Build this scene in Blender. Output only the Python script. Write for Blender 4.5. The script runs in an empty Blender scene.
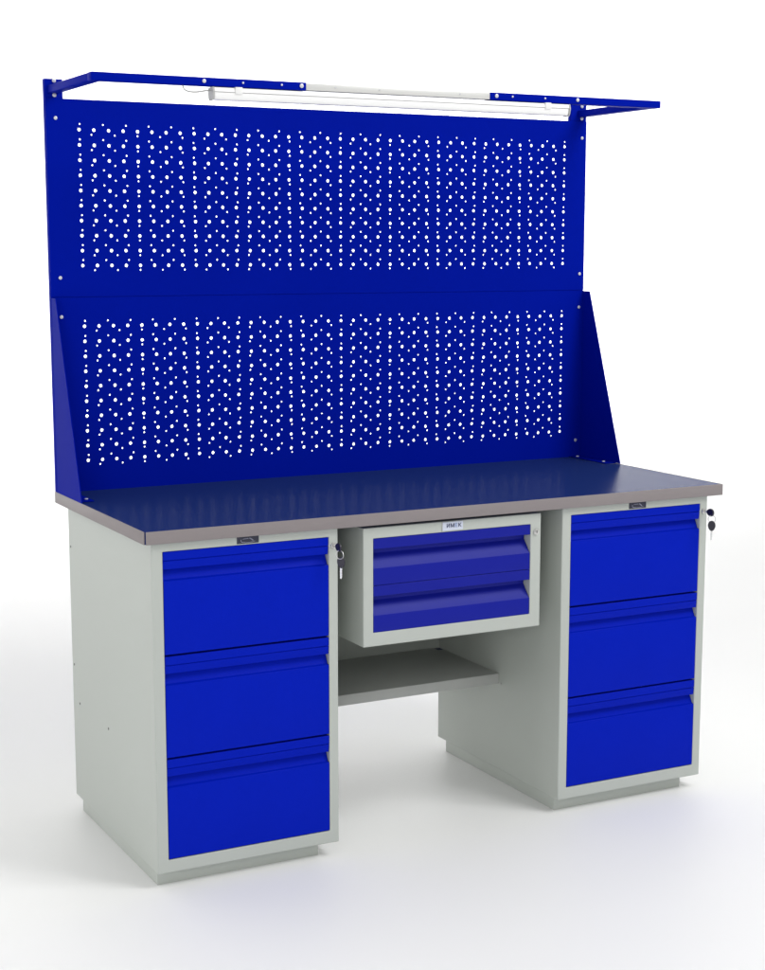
import bpy, bmesh, math, random
from mathutils import Vector, Matrix

random.seed(4)
S = bpy.context.scene
COL = S.collection
ZF = 0.053            # height of the floor in the measuring frame; everything is built ZF lower

# ------------------------------------------------------------------ camera
cam = bpy.data.cameras.new('camera')
camo = bpy.data.objects.new('camera', cam); COL.objects.link(camo)
pan, tilt, roll = math.radians(27.5414), math.radians(-8.9402), math.radians(0.0151)
fwd = Vector((math.sin(pan)*math.cos(tilt), math.cos(pan)*math.cos(tilt), math.sin(tilt)))
right = Vector((math.cos(pan), -math.sin(pan), 0))
up = right.cross(fwd)
r2 = right*math.cos(roll) + up*math.sin(roll)
u2 = -right*math.sin(roll) + up*math.cos(roll)
M = Matrix((r2, u2, -fwd)).transposed().to_4x4()
M.translation = Vector((-1.1461, -3.3088, 1.491 - ZF))
camo.matrix_world = M
cam.sensor_fit = 'HORIZONTAL'; cam.sensor_width = 36.0
cam.lens = 1612.03/765*36
cam.shift_x = (382.5-379.61)/765; cam.shift_y = (503.18-485)/765
cam.clip_start = 0.05; cam.clip_end = 500
S.camera = camo

# ------------------------------------------------------------------ studio light
W = bpy.data.worlds.new('World'); S.world = W; W.use_nodes = True
wt = W.node_tree; wt.nodes.clear()
wo = wt.nodes.new('ShaderNodeOutputWorld'); wb = wt.nodes.new('ShaderNodeBackground')
tc = wt.nodes.new('ShaderNodeTexCoord')
dp = wt.nodes.new('ShaderNodeVectorMath'); dp.operation = 'DOT_PRODUCT'; dp.inputs[1].default_value = (0.45, 0.89, 0.0)
mr = wt.nodes.new('ShaderNodeMapRange'); mr.interpolation_type = 'SMOOTHSTEP'
mr.inputs['From Min'].default_value = -0.25; mr.inputs['From Max'].default_value = 0.7
mr.inputs['To Min'].default_value = 0.56; mr.inputs['To Max'].default_value = 1.12
wt.links.new(tc.outputs['Generated'], dp.inputs[0]); wt.links.new(dp.outputs['Value'], mr.inputs['Value'])
wb.inputs['Color'].default_value = (1, 1, 1, 1)
wt.links.new(mr.outputs['Result'], wb.inputs['Strength']); wt.links.new(wb.outputs[0], wo.inputs['Surface'])

def area(name, loc, target, sx, sy, power, col=(1, 1, 1)):
    l = bpy.data.lights.new(name, 'AREA'); l.shape = 'RECTANGLE'; l.size = sx; l.size_y = sy; l.energy = power; l.color = col
    o = bpy.data.objects.new(name, l); COL.objects.link(o); o.location = loc
    o.rotation_euler = (Vector(target)-Vector(loc)).to_track_quat('-Z', 'Y').to_euler()
    return o
area('key_softbox', (2.8, -2.4, 4.3), (0.8, 0.3, 0.8), 2.0, 2.0, 118)
area('front_fill', (-2.6, -4.6, 1.9), (0.8, 0.2, 0.6), 2.4, 2.0, 62)
area('low_side_fill', (-2.6, 0.1, 0.42), (0.0, 0.3, 0.35), 1.4, 0.8, 12)  # added fill lamp, out of view, brightens the left cabinet's side
area('backdrop_light', (-0.5, 7.6, 5.4), (1.0, 11.6, 1.5), 7.5, 1.6, 560)
area('backdrop_light', (8.5, 7.6, 5.4), (9.0, 11.6, 1.5), 7.5, 1.6, 660)
area('backdrop_light', (-10.0, 7.6, 5.4), (-10.5, 11.6, 1.5), 7.5, 1.6, 560)

S.view_settings.view_transform = 'Standard'; S.view_settings.look = 'None'
S.view_settings.exposure = 0; S.view_settings.gamma = 1
S.render.engine = 'CYCLES'
S.render.resolution_x = 808; S.render.resolution_y = 1024

# ------------------------------------------------------------------ materials
def mat(name, col, rough=0.4, metal=0.0, spec=0.5, bump=0.0, bscale=600, var=0.0, vscale=6, rvar=0.0, coat=0.0, emit=None):
    m = bpy.data.materials.new(name); m.use_nodes = True
    nt = m.node_tree; b = nt.nodes['Principled BSDF']
    b.inputs['Base Color'].default_value = (*col, 1)
    b.inputs['Roughness'].default_value = rough; b.inputs['Metallic'].default_value = metal
    b.inputs['Specular IOR Level'].default_value = spec; b.inputs['Coat Weight'].default_value = coat
    t = nt.nodes.new('ShaderNodeTexCoord')
    if bump:
        n = nt.nodes.new('ShaderNodeTexNoise'); n.inputs['Scale'].default_value = bscale; n.inputs['Detail'].default_value = 2
        bp = nt.nodes.new('ShaderNodeBump'); bp.inputs['Strength'].default_value = bump; bp.inputs['Distance'].default_value = 0.0006
        nt.links.new(t.outputs['Object'], n.inputs['Vector']); nt.links.new(n.outputs['Fac'], bp.inputs['Height'])
        nt.links.new(bp.outputs['Normal'], b.inputs['Normal'])
    if var or rvar:
        n2 = nt.nodes.new('ShaderNodeTexNoise'); n2.inputs['Scale'].default_value = vscale; n2.inputs['Detail'].default_value = 5
        nt.links.new(t.outputs['Object'], n2.inputs['Vector'])
        if var:
            mx = nt.nodes.new('ShaderNodeMix'); mx.data_type = 'RGBA'
            mx.inputs['A'].default_value = (*[c*(1-var) for c in col], 1); mx.inputs['B'].default_value = (*[min(1, c*(1+var)) for c in col], 1)
            nt.links.new(n2.outputs['Fac'], mx.inputs['Factor']); nt.links.new(mx.outputs['Result'], b.inputs['Base Color'])
        if rvar:
            r = nt.nodes.new('ShaderNodeMapRange'); r.inputs['To Min'].default_value = rough-rvar; r.inputs['To Max'].default_value = rough+rvar
            nt.links.new(n2.outputs['Fac'], r.inputs['Value']); nt.links.new(r.outputs['Result'], b.inputs['Roughness'])
    return m

BLUE = mat('blue_powder_coat', (0.0003, 0.0075, 0.29), 0.5, spec=0.012, bump=0.12, bscale=900, rvar=0.05, var=0.05)
BLUED = mat('blue_drawer_coat', (0.0007, 0.0115, 0.405), 0.40, spec=0.045, bump=0.6, bscale=260, rvar=0.06, var=0.06)
BLUEC = mat('violet_blue_drawer_coat', (0.0075, 0.0125, 0.27), 0.38, spec=0.12, bump=0.15, bscale=500, rvar=0.05, var=0.05)
GREY = mat('light_grey_powder_coat', (0.442, 0.470, 0.438), 0.46, spec=0.4, bump=0.15, bscale=500, var=0.03, vscale=3, rvar=0.07)
SHELF = mat('shelf_grey_paint', (0.40, 0.41, 0.395), 0.5, spec=0.4, bump=0.12, bscale=700, var=0.03)
TOP = mat('worktop_slate_laminate', (0.0115, 0.027, 0.125), 0.25, spec=0.009, rvar=0.012, var=0.04, vscale=60)
EDGE = mat('steel_edge_band', (0.235, 0.21, 0.213), 0.5, metal=0.0, spec=0.25, bump=0.1, bscale=300, var=0.06, vscale=10)
ZINC = mat('zinc_plated_steel', (0.62, 0.62, 0.66), 0.35, metal=0.35, spec=0.6)
ALU = mat('galvanised_channel', (0.66, 0.66, 0.64), 0.38, metal=0.3, bump=0.05, bscale=300, var=0.04)
LAMPW = mat('white_lamp_plastic', (0.78, 0.78, 0.77), 0.35, spec=0.5, var=0.02)
DIFF = mat('opal_diffuser', (0.88, 0.88, 0.87), 0.25, spec=0.5, var=0.01)
CAPG = mat('grey_plastic', (0.42, 0.42, 0.41), 0.5, var=0.04)
CABLE = mat('pale_cable_sheath', (0.42, 0.42, 0.40), 0.5, var=0.04)
BLACK = mat('black_key_plastic', (0.012, 0.010, 0.02), 0.35, var=0.1)
STEEL = mat('bright_key_steel', (0.62, 0.62, 0.60), 0.28, metal=0.8, rvar=0.05)
BADGE = mat('dark_badge_plate', (0.022, 0.024, 0.05), 0.4, var=0.1)
BADGEL = mat('badge_pale_print', (0.26, 0.27, 0.36), 0.45, var=0.05)
BADGEW = mat('white_badge_plate', (0.55, 0.59, 0.70), 0.4, var=0.02)
INK = mat('dark_blue_ink', (0.02, 0.03, 0.09), 0.5, var=0.05)
INKL = mat('pale_blue_ink', (0.20, 0.27, 0.48), 0.5, var=0.05)
HOLE = mat('dark_screw_head', (0.10, 0.10, 0.10), 0.5, var=0.1)
FLOOR = mat('white_studio_floor', (0.845, 0.845, 0.84), 0.5, spec=0.35, bump=0.03, bscale=40, var=0.012, vscale=1.5)

# ------------------------------------------------------------------ mesh helpers
def bm_box(bm, x0, x1, y0, y1, z0, z1, bev=0.0, seg=2, mi=0):
    vs = [bm.verts.new(p) for p in ((x0,y0,z0),(x1,y0,z0),(x1,y1,z0),(x0,y1,z0),(x0,y0,z1),(x1,y0,z1),(x1,y1,z1),(x0,y1,z1))]
    fs = [bm.faces.new([vs[i] for i in q]) for q in ((3,2,1,0),(4,5,6,7),(0,1,5,4),(1,2,6,5),(2,3,7,6),(3,0,4,7))]
    for f in fs: f.material_index = mi
    if bev:
        es = list({e for f in fs for e in f.edges})
        r = bmesh.ops.bevel(bm, geom=es, offset=bev, segments=seg, affect='EDGES', profile=0.5)
        for f in r['faces']: f.material_index = mi
    return fs

def bm_cyl(bm, c, axis, r, h, n=20, bev=0.0, mi=0, r2=None):
    q = Vector(axis).normalized().to_track_quat('Z', 'Y').to_matrix().to_4x4()
    m = Matrix.Translation(Vector(c)) @ q @ Matrix.Translation((0, 0, h/2))
    g = bmesh.ops.create_cone(bm, cap_ends=True, segments=n, radius1=r, radius2=r if r2 is None else r2, depth=h, matrix=m)
    fs = {f for v in g['verts'] for f in v.link_faces}
    for f in fs: f.material_index = mi
    if bev:
        top = [e for e in {e for v in g['verts'] for e in v.link_edges} if len(e.link_faces) == 2 and any(len(f.verts) > 4 for f in e.link_faces)]
        r_ = bmesh.ops.bevel(bm, geom=top, offset=bev, segments=2, affect='EDGES', profile=0.5)
        for f in r_['faces']: f.material_index = mi

def bm_tube(bm, pts, r, n=10, closed=False, mi=0):
    pts = [Vector(p) for p in pts]; N = len(pts); rings = []
    nrm = None
    for i in range(N):
        a = pts[i-1] if (i or closed) else pts[i]; b = pts[(i+1) % N] if (i < N-1 or closed) else pts[i]
        t = (b-a).normalized()
        if nrm is None:
            nrm = t.orthogonal().normalized()
        nrm = (nrm - t*nrm.dot(t)).normalized(); bi = t.cross(nrm)
        rings.append([bm.verts.new(pts[i] + r*(nrm*math.cos(k*2*math.pi/n) + bi*math.sin(k*2*math.pi/n))) for k in range(n)])
    for i in range(N if closed else N-1):
        a, b = rings[i], rings[(i+1) % N]
        for k in range(n):
            f = bm.faces.new((a[k], a[(k+1) % n], b[(k+1) % n], b[k])); f.material_index = mi; f.smooth = True
    if not closed:
        bm.faces.new(rings[0][::-1]).material_index = mi; bm.faces.new(rings[-1]).material_index = mi

def bm_prism(bm, prof, x0, x1, mi=0, axis=0):
    """profile of (u, v) pairs extruded along an axis; axis 0: u=y, v=z; axis 1: u=x, v=z"""
    def P(a, u, v): return (a, u, v) if axis == 0 else (u, a, v)
    A = [bm.verts.new(P(x0, *p)) for p in prof]; B = [bm.verts.new(P(x1, *p)) for p in prof]
    n = len(prof)
    for i in range(n):
        bm.faces.new((A[i], A[(i+1) % n], B[(i+1) % n], B[i])).material_index = mi
    bm.faces.new(A[::-1]).material_index = mi; bm.faces.new(B).material_index = mi
    bmesh.ops.recalc_face_normals(bm, faces=bm.faces[:])

BASE = Vector((0, 0, 0))
def obj(name, bm, mats, parent=None, base=None, bevmod=None, smooth=True):
    """link a bmesh, written in measured coordinates, as one mesh object under its thing"""
    b = BASE if base is None else Vector(base)
    bmesh.ops.translate(bm, verts=bm.verts[:], vec=-b)
    me = bpy.data.meshes.new(name); bm.to_mesh(me); bm.free()
    for m in (mats if isinstance(mats, (list, tuple)) else [mats]): me.materials.append(m)
    if smooth:
        for p in me.polygons: p.use_smooth = True
        me.set_sharp_from_angle(angle=math.radians(38))
    o = bpy.data.objects.new(name, me); COL.objects.link(o)
    if parent: o.parent = parent
    if bevmod:
        bv = o.modifiers.new('bevel', 'BEVEL'); bv.width = bevmod; bv.segments = 2; bv.limit_method = 'ANGLE'; bv.angle_limit = math.radians(40)
    return o

def thing(name, loc, label, cat, group=None):
    o = bpy.data.objects.new(name, None); COL.objects.link(o)
    o.empty_display_size = 0.1
    o.location = loc; o['label'] = label; o['category'] = cat
    if group: o['group'] = group
    return o

# ------------------------------------------------------------------ floor
# one seamless sheet: flat floor that sweeps up behind the bench, as in a product studio
bm = bmesh.new()
prof = [(-30.0, 0.0), (8.0, 0.0)] + [(8.0+4*math.sin(a), 4-4*math.cos(a)) for a in [math.pi/2*k/24 for k in range(1, 25)]] + [(12.0, 11.0)]
A = [bm.verts.new((-26, *p)) for p in prof]; B = [bm.verts.new((36, *p)) for p in prof]
for k in range(len(prof)-1): bm.faces.new((A[k], B[k], B[k+1], A[k+1]))
fl = obj('floor', bm, FLOOR); fl['kind'] = 'structure'

# ------------------------------------------------------------------ the workbench
BX, BY = 0.8, 0.33
bench = thing('workbench', (BX, BY, 0), 'blue and light grey metal workbench with drawer cabinets and perforated back screen on white floor', 'workbench')
BASE = Vector((BX, BY, ZF))        # measured frame -> bench frame

YF, ZTOP, ZBOT = 0.012, 0.881, 0.852

# worktop
bm = bmesh.new(); bm_box(bm, 0.0025, 1.5975, 0.0025, 0.683, ZBOT+0.001, ZTOP-0.0006)
worktop = obj('worktop', bm, TOP, bench)
bm = bmesh.new(); bm_box(bm, 0.0040, 1.6, 0.0, 0.0025, ZBOT, ZTOP, 0.0008); obj('edge_band', bm, EDGE, worktop)
for x0, x1 in ((0.0, 0.0025), (1.5975, 1.6)):
    bm = bmesh.new(); bm_box(bm, x0, x1, 0.0042 if x0 < 1 else 0.0026, 0.683, ZBOT, ZTOP, 0.0008); obj('edge_band', bm, EDGE, worktop)

# a carcass with a recessed front opening
def carcass(x0, x1, y0, y1, z0, z1, a0, a1, c0, c1, depth):
    bm = bmesh.new()
    V = lambda x, y, z: bm.verts.new((x, y, z))
    o = [V(x0,y0,z0), V(x1,y0,z0), V(x1,y0,z1), V(x0,y0,z1)]
    b = [V(x0,y1,z0), V(x1,y1,z0), V(x1,y1,z1), V(x0,y1,z1)]
    i = [V(a0,y0,c0), V(a1,y0,c0), V(a1,y0,c1), V(a0,y0,c1)]
    d = [V(a0,y0+depth,c0), V(a1,y0+depth,c0), V(a1,y0+depth,c1), V(a0,y0+depth,c1)]
    for k in range(4):
        n = (k+1) % 4
        bm.faces.new((o[k], o[n], i[n], i[k])); bm.faces.new((i[k], i[n], d[n], d[k])); bm.faces.new((o[n], o[k], b[k], b[n]))
    bm.faces.new(d); bm.faces.new(b[::-1])
    bmesh.ops.recalc_face_normals(bm, faces=bm.faces[:])
    return bm

def drawer_bm(w, h, prof, back=0.03):
    """front folded out of one sheet: prof is (inset, drop) from its top edge"""
    pts = [(p[0], -p[1]) for p in prof] + [(0.0, -h), (back, -h), (back, 0.0)]
    bm = bmesh.new(); bm_prism(bm, pts, 0, w); return bm

PEDPROF = [(0, 0), (0, .0192), (.0030, .0196), (.0030, .0210), (.0006, .0216), (.0024, .0385), (.0030, .0400), (.0180, .0404), (.0178, .0440), (.0075, .0638), (0.0006, .0662), (0, .0675)]
CPROF = [(0, 0), (0, .0255), (.0270, .0260), (.0280, .0400), (.0006, .0715), (0, .0730)]

def place(o, x, y, z): o.location = Vector((x, y, z)) - Vector((BX, BY, ZF))

def lock(parent, x, z, r=0.0085):
    bm = bmesh.new()
    bm_cyl(bm, (x, YF, z), (0, -1, 0), r, 0.004, 28, 0.001)
    bm_cyl(bm, (x, YF-0.004, z), (0, -1, 0), r*0.68, 0.0015, 24, 0.0004)
    bm_box(bm, x-0.0008, x+0.0008, YF-0.0062, YF-0.0054, z-0.0038, z+0.0038, mi=1)
    return obj('lock', bm, [STEEL, BLACK], parent)

def cabinet(x0):
    x1 = x0+0.4565; a0, a1 = x0+0.0262, x0+0.4335
    body = obj('drawer_cabinet', carcass(x0, x1, YF, 0.637, 0.0887, ZBOT-0.0005, a0, a1, 0.1192, 0.8318, 0.045), GREY, bench, bevmod=0.0022)
    bm = bmesh.new(); bm_box(bm, x0+0.007, x1-0.042, 0.040, 0.602, ZF, 0.0885, 0.001); obj('plinth', bm, GREY, body)
    h = 0.2335; w = a1-a0-0.0024
    me = None
    for k in range(3):
        if me is None:
            d = obj('drawer', drawer_bm(w, h, PEDPROF), BLUED, body, base=(0, 0, 0), bevmod=0.0012); me = d.data
        else:
            d0 = d; d = d0.copy(); COL.objects.link(d); d.parent = body
        place(d, a0+0.0012, YF+0.0006, 0.8310-k*(h+0.0047))
    lock(body, x0+0.4440, 0.8115, 0.0070)
    # small dark maker's plate with a pale swoosh mark on it
    cx, z0 = x0+0.2298, 0.8345
    bm = bmesh.new()
    bm_box(bm, cx-0.0268, cx+0.0268, YF-0.0012, YF-0.0001, z0, z0+0.0158, 0.0004, 1)
    yy = YF-0.0016
    def stroke(pts, r): bm_tube(bm, [(cx+p[0], yy, z0+p[1]) for p in pts], r, 6, mi=1)
    stroke([(-0.0090+0.0085*math.cos(t), 0.0072+0.0046*math.sin(t)) for t in [math.radians(a) for a in range(150, 300, 15)]], 0.0008)
    stroke([(-0.0130, 0.0108), (0.0010, 0.0116)], 0.0009)
    stroke([(0.0035, 0.0120), (0.0075, 0.0104), (0.0125, 0.0062)], 0.0013)
    stroke([(-0.0060, 0.0022), (0.0100, 0.0026), (0.0170, 0.0046)], 0.0006)
    obj('badge', bm, [BADGE, BADGEL], body)
    for y, z in ((0.6201, 0.7466), (0.6185, 0.4400), (0.5798, 0.3457), (0.3493, 0.3416)):
        bm = bmesh.new(); bm_cyl(bm, (x0+0.0002, y, z), (-1, 0, 0), 0.0032, 0.0012, 14, 0.0004); obj('screw', bm, HOLE, body)
    return body
cabl = cabinet(0.0194)
cabr = cabinet(1.1030)

# hanging two-drawer unit
ux0, ux1, uz0, uz1 = 0.5425, 1.0385, 0.5575, 0.8445
unit = obj('hanging_drawer_unit', carcass(ux0, ux1, YF, 0.560, uz0, uz1, 0.5690, 1.0090, 0.5905, 0.8185, 0.06), GREY, bench, bevmod=0.0018)
d = obj('drawer', drawer_bm(0.4380, 0.1130, CPROF, 0.045), BLUEC, unit, base=(0, 0, 0), bevmod=0.001)
place(d, 0.5700, YF+0.0012, 0.8178)
d2 = d.copy(); COL.objects.link(d2); d2.parent = unit; place(d2, 0.5700, YF+0.0012, 0.8178-0.1140)
lock(unit, 1.0232, 0.7985, 0.0075)
bm = bmesh.new()
bm_box(bm, 0.7560, 0.8130, YF-0.0012, YF-0.0001, 0.8215, 0.8425, 0.0004, 1)
bm_box(bm, 0.7548, 0.7558, YF-0.0016, YF-0.0001, 0.8215, 0.8430, mi=3)
def text_into(bm, s, x, y, z, size, mi, stretch=1.0):
    cu = bpy.data.curves.new('t', 'FONT'); cu.body = s; cu.size = size; cu.extrude = 0.0003; cu.offset = size*0.02
    o = bpy.data.objects.new('t', cu); COL.objects.link(o)
    bpy.context.view_layer.update()
    dg = bpy.context.evaluated_depsgraph_get()
    me = bpy.data.meshes.new_from_object(o.evaluated_get(dg))
    n0 = len(bm.verts); f0 = len(bm.faces)
    bm.from_mesh(me); bm.verts.ensure_lookup_table(); bm.faces.ensure_lookup_table()
    wmax = max(v.co.x for v in bm.verts[n0:]) if len(bm.verts) > n0 else 0
    for v in bm.verts[n0:]:
        v.co = Vector((x + v.co.x*stretch, y - v.co.z, z + v.co.y))
    for f in bm.faces[f0:]: f.material_index = mi
    bpy.data.objects.remove(o); bpy.data.meshes.remove(me); bpy.data.curves.remove(cu)
    return wmax*stretch
xx = 0.7665
for ch, mi in (('И', 1), ('М', 1), ('Е', 2), ('К', 1)):
    xx += text_into(bm, ch, xx, YF-0.0014, 0.8290, 0.0128, mi, 1.05) + 0.0016
obj('badge', bm, [BADGEW, INK, INKL, CAPG], unit, smooth=False)

# shelf and rear panel between the cabinets
bm = bmesh.new(); bm_box(bm, 0.4765, 1.1025, 0.3027, 0.6366, 0.3290, 0.3575, 0.0018); shelf = obj('shelf', bm, SHELF, bench)
bm = bmesh.new(); bm_box(bm, 1.0815, 1.0985, 0.600, 0.622, 0.3576, 0.3580); obj('blue_mark', bm, INK, shelf)  # small flat dark blue mark at the back of the shelf
bm = bmesh.new(); bm_cyl(bm, (1.1026, 0.291, 0.331), (-1, 0, 0), 0.0034, 0.003, 14, 0.001); obj('bolt', bm, CAPG, shelf)
bm = bmesh.new(); bm_box(bm, 0.4770, 1.1025, 0.6305, 0.6365, 0.3577, 0.8510, 0.0008); obj('rear_panel', bm, GREY, bench)

# ------------------------------------------------------------------ perforated screen
def bolt(parent, c, axis, r=0.0046, h=0.0028, name='bolt'):
    bm = bmesh.new(); bm_cyl(bm, c, axis, r, h, 18, 0.0014); return obj(name, bm, ZINC, parent)

def perforated(z0, z1, ztop, pitch):
    """sheet with real punched holes: a filled flat curve, extruded"""
    cu = bpy.data.curves.new('sheet', 'CURVE'); cu.dimensions = '2D'; cu.fill_mode = 'BOTH'; cu.extrude = 0.0010
    def poly(pts):
        s = cu.splines.new('POLY'); s.points.add(len(pts)-1); s.use_cyclic_u = True
        for p, q in zip(s.points, pts): p.co = (q[0], q[1], 0, 1)
    poly([(0.0, z0), (1.6, z0), (1.6, z1), (0.0, z1)])
    def circ(x, z, r, n): poly([(x+r*math.cos(2*math.pi*k/n), z+r*math.sin(2*math.pi*k/n)) for k in range(n)])
    for row in range(10):
        z = ztop - row*pitch
        for c in range(39): circ(0.0838+c*0.037940, z, 0.0043, 14)
        for c in range(49): circ(0.0853+c*0.030005, z+(0.0136 if c % 2 == 0 else -0.0115), 0.0024, 10)
    o = bpy.data.objects.new('sheet', cu); COL.objects.link(o); bpy.context.view_layer.update()
    me = bpy.data.meshes.new_from_object(o.evaluated_get(bpy.context.evaluated_depsgraph_get()))
    bm = bmesh.new(); bm.from_mesh(me)
    for v in bm.verts: v.co = Vector((v.co.x, 0.6604 - v.co.z, v.co.y))
    bmesh.ops.recalc_face_normals(bm, faces=bm.faces[:])
    bpy.data.objects.remove(o); bpy.data.meshes.remove(me); bpy.data.curves.remove(cu)
    return obj('perforated_panel', bm, BLUE, bench, smooth=False)
pu = perforated(1.3735, 1.8570, 1.7838, 0.03699)
pl = perforated(0.8804, 1.3722, 1.2994, 0.03785)
for x in (0.0245, 1.5845):
    bolt(pu, (x, 0.6596, 1.8098), (0, -1, 0)); bolt(pu, (x, 0.6596, 1.4208), (0, -1, 0)); bolt(pl, (x, 0.6596, 1.3236), (0, -1, 0))
bolt(pl, (1.5812, 0.6596, 0.9300), (0, -1, 0), 0.0048)
for x0, x1, bx in ((0.0, 0.0455, 0.0240), (1.5475, 1.6, 1.5835)):
    bm = bmesh.new(); bm_box(bm, x0, x1, 0.6614, 0.6790, 0.8815, 1.9035, 0.001)
    upr = obj('upright', bm, BLUE, bench)
    for z in (1.8990, 1.8648): bolt(upr, (bx, 0.6614, z), (0, -1, 0), 0.005)
bm = bmesh.new(); bm_box(bm, 0.0456, 1.5474, 0.6613, 0.6655, 1.3550, 1.3900, 0.0005); obj('joint_strip', bm, BLUE, bench)
for x0, x1, s in ((0.0003, 0.0023, 1), (1.5977, 1.5997, -1)):
    bm = bmesh.new()
    bm_prism(bm, [(0.6593, 0.8815), (0.4545, 0.8815), (0.6250, 1.3705), (0.6593, 1.3705)], x0, x1)
    xi = x1 if s > 0 else x0
    bm_box(bm, min(xi, xi+s*0.036), max(xi, xi+s*0.036), 0.4750, 0.6590, 0.8814, 0.8832)
    g = obj('gusset', bm, BLUE, bench)
    for y in (0.502, 0.634): bolt(g, (xi+s*0.0245, y, 0.8832), (0, 0, 1), 0.005, 0.003)

# ------------------------------------------------------------------ lamp bracket
YR0, YR1, RZ0, RZ1 = 0.308, 0.338, 1.8685, 1.8875
for x0, x1, xj, ax0, ax1 in ((0.0065, 0.541, 0.541, 0.0065, 0.036), (1.059, 1.5975, 1.059, 1.5685, 1.5975)):
    bm = bmesh.new()
    bm_box(bm, x0, x1, YR0, YR1, RZ0, RZ1, 0.0014)
    bm_box(bm, ax0+0.0004, ax1-0.0004, YR1-0.001, 0.6612, RZ0+0.0004, RZ1-0.0004, 0.0014)
    br = obj('lamp_bracket', bm, BLUE, bench)
    for x, r in (((0.278, .0048), (0.376, .0026), (0.476, .0026), (0.528, .0052)) if x0 < 0.5 else ((1.077, .0052), (1.125, .0026), (1.2246, .0026), (1.3263, .0048))):
        bolt(br, (x, YR0, 1.8788), (0, -1, 0), r, 0.0028)
bm = bmesh.new(); bm_box(bm, 0.5412, 1.0588, YR0+0.0022, YR1-0.0022, RZ0+0.0012, RZ1-0.0012, 0.001)
rail = obj('slide_rail', bm, ALU, bench)
for x in (0.62, 0.74, 0.97): bolt(rail, (x, YR0+0.0022, 1.8788), (0, -1, 0), 0.0018, 0.0012)

# ------------------------------------------------------------------ strip lamp hanging under the rail
LY = 0.323
lamp = thing('strip_lamp', (0.802, LY, 1.8685-ZF), 'long white strip lamp hanging under the rail above the screen', 'lamp')
BASE = Vector((0.802, LY, 1.8685))
bm = bmesh.new(); bm_prism(bm, [(LY-0.014, 1.8665), (LY+0.014, 1.8665), (LY+0.017, 1.8560), (LY-0.017, 1.8560)], 0.3035, 1.3005); obj('housing', bm, LAMPW, lamp, bevmod=0.001)
bm = bmesh.new()
bm_prism(bm, [(LY-0.0155, 1.8556), (LY+0.0155, 1.8556), (LY+0.0140, 1.8440), (LY+0.0100, 1.8380), (LY-0.0100, 1.8380), (LY-0.0140, 1.8440)], 0.3040, 1.3000); obj('diffuser', bm, DIFF, lamp, bevmod=0.002)
for x0, x1 in ((0.3000, 0.3034), (1.3006, 1.3040)):
    bm = bmesh.new()
    bm_prism(bm, [(LY-0.0145, 1.8670), (LY+0.0145, 1.8670), (LY+0.0178, 1.8560)] + [(LY+0.0152, 1.8430), (LY+0.0108, 1.8366), (LY-0.0108, 1.8366), (LY-0.0152, 1.8430)] + [(LY-0.0178, 1.8560)], x0, x1)
    obj('end_cap', bm, CAPG, lamp)
for x in (0.3650, 1.2340):
    bm = bmesh.new(); bm_box(bm, x-0.009, x+0.009, LY-0.0185, LY+0.0185, 1.8520, 1.8683, 0.001); obj('mounting_clip', bm, LAMPW, lamp)
bm = bmesh.new()
pts = []
ctrl = [(0.3000, 1.8600), (0.2800, 1.8570), (0.2620, 1.8540), (0.2450, 1.8545), (0.2330, 1.8590), (0.2290, 1.8680)]
for i in range(len(ctrl)-1):
    p0, p1, p2, p3 = ctrl[max(i-1, 0)], ctrl[i], ctrl[i+1], ctrl[min(i+2, len(ctrl)-1)]
    for k in range(6):
        t = k/6
        c = [0.5*((2*p1[j]) + (-p0[j]+p2[j])*t + (2*p0[j]-5*p1[j]+4*p2[j]-p3[j])*t*t + (-p0[j]+3*p1[j]-3*p2[j]+p3[j])*t**3) for j in (0, 1)]
        pts.append((c[0], 0.3190, c[1]))
pts.append((ctrl[-1][0], 0.3190, ctrl[-1][1]))
bm_tube(bm, pts, 0.0021, 8); obj('cable', bm, CABLE, lamp)

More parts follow.
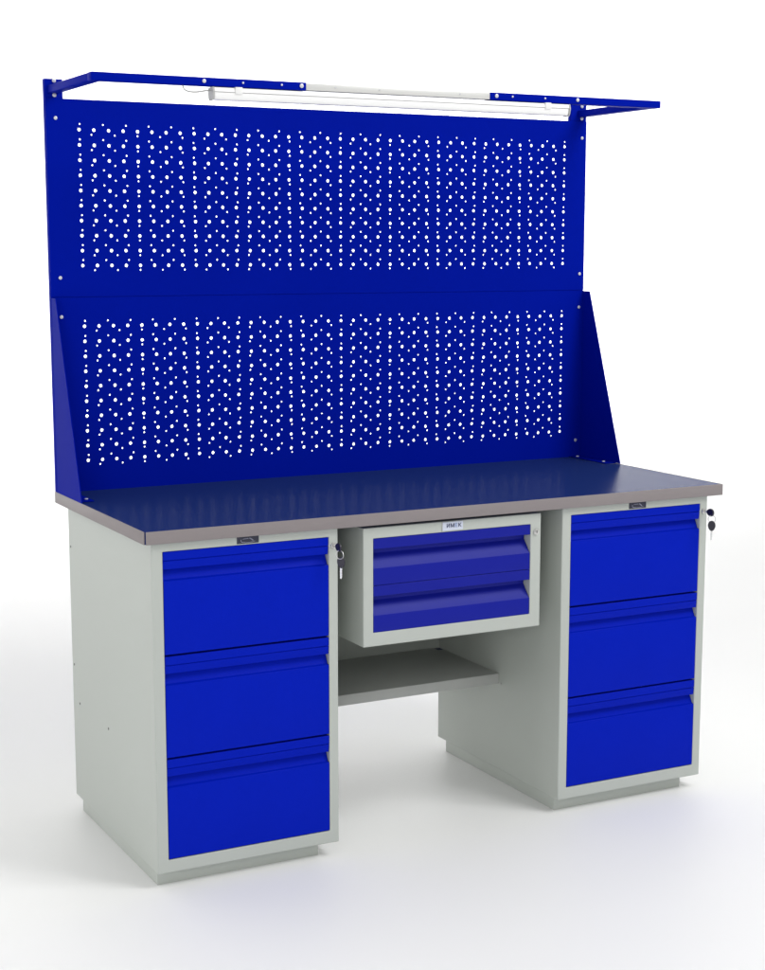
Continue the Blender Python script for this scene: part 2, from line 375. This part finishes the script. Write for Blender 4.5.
# ------------------------------------------------------------------ keys in the two cabinet locks
def keys(x, z, swing, label):
    global BASE
    t = thing('key_bunch', (x, YF-0.006, z-ZF), label, 'keys', 'key bunches in the cabinet locks')
    BASE = Vector((x, YF-0.006, z))
    def key(name, org, fwd_, side, up_):
        """a key whose blade runs along fwd_, bow behind it"""
        F, Sd, U = Vector(fwd_).normalized(), Vector(side).normalized(), Vector(up_).normalized()
        bm = bmesh.new(); n = 28
        A, B = [], []
        for k in range(n):
            a = 2*math.pi*k/n
            p = Vector(org) + F*(0.0135*math.cos(a)) + U*(0.0100*math.sin(a)*(1-0.12*math.cos(a)))
            A.append(bm.verts.new(p - Sd*0.0021)); B.append(bm.verts.new(p + Sd*0.0021))
        for k in range(n): bm.faces.new((A[k], A[(k+1) % n], B[(k+1) % n], B[k]))
        bm.faces.new(A[::-1]); bm.faces.new(B)
        bmesh.ops.recalc_face_normals(bm, faces=bm.faces[:])
        b = obj('key', bm, BLACK, t, bevmod=0.0008)
        bm = bmesh.new()
        o2 = Vector(org) + F*0.0132
        prof = [(0, -0.0026), (0.004, -0.0026), (0.006, -0.0016), (0.009, -0.0024), (0.012, -0.0014), (0.015, -0.0024), (0.018, -0.0016), (0.022, -0.0022), (0.026, 0.0004), (0.024, 0.0026), (0, 0.0026)]
        A = [bm.verts.new(o2 + F*p[0] + U*p[1] - Sd*0.0009) for p in prof]; B = [bm.verts.new(o2 + F*p[0] + U*p[1] + Sd*0.0009) for p in prof]
        n = len(prof)
        for k in range(n): bm.faces.new((A[k], A[(k+1) % n], B[(k+1) % n], B[k]))
        bm.faces.new(A[::-1]); bm.faces.new(B)
        bmesh.ops.recalc_face_normals(bm, faces=bm.faces[:])
        obj('blade', bm, STEEL, b)
    # the key in the lock: its bow stands out towards the viewer
    key('key', (x, YF-0.0290, z), (0, 1, 0), (1, 0, 0), (0, 0, 1))
    # the ring through both bows, and the spare key hanging from it
    rc = Vector((x, YF-0.0360, z-0.0165)); rr = 0.0100
    bm = bmesh.new()
    bm_tube(bm, [rc + Vector((rr*math.sin(a)*0.5, -rr*math.sin(a)*0.86, rr*math.cos(a))) for a in [2*math.pi*k/28 for k in range(28)]], 0.0009, 8, True)
    obj('key_ring', bm, STEEL, t)
    key('key', (x+swing*0.5, YF-0.0360, z-0.0345), (swing*2, 0, -1), (0.86, 0.5, 0), (-0.5, 0.86, 0))
keys(0.0194+0.4440, 0.8115, 0.006, 'black headed keys on a ring hanging from the lock of the left drawer cabinet')
keys(1.1030+0.4440, 0.8115, 0.0, 'black headed keys on a ring hanging from the lock of the right drawer cabinet')
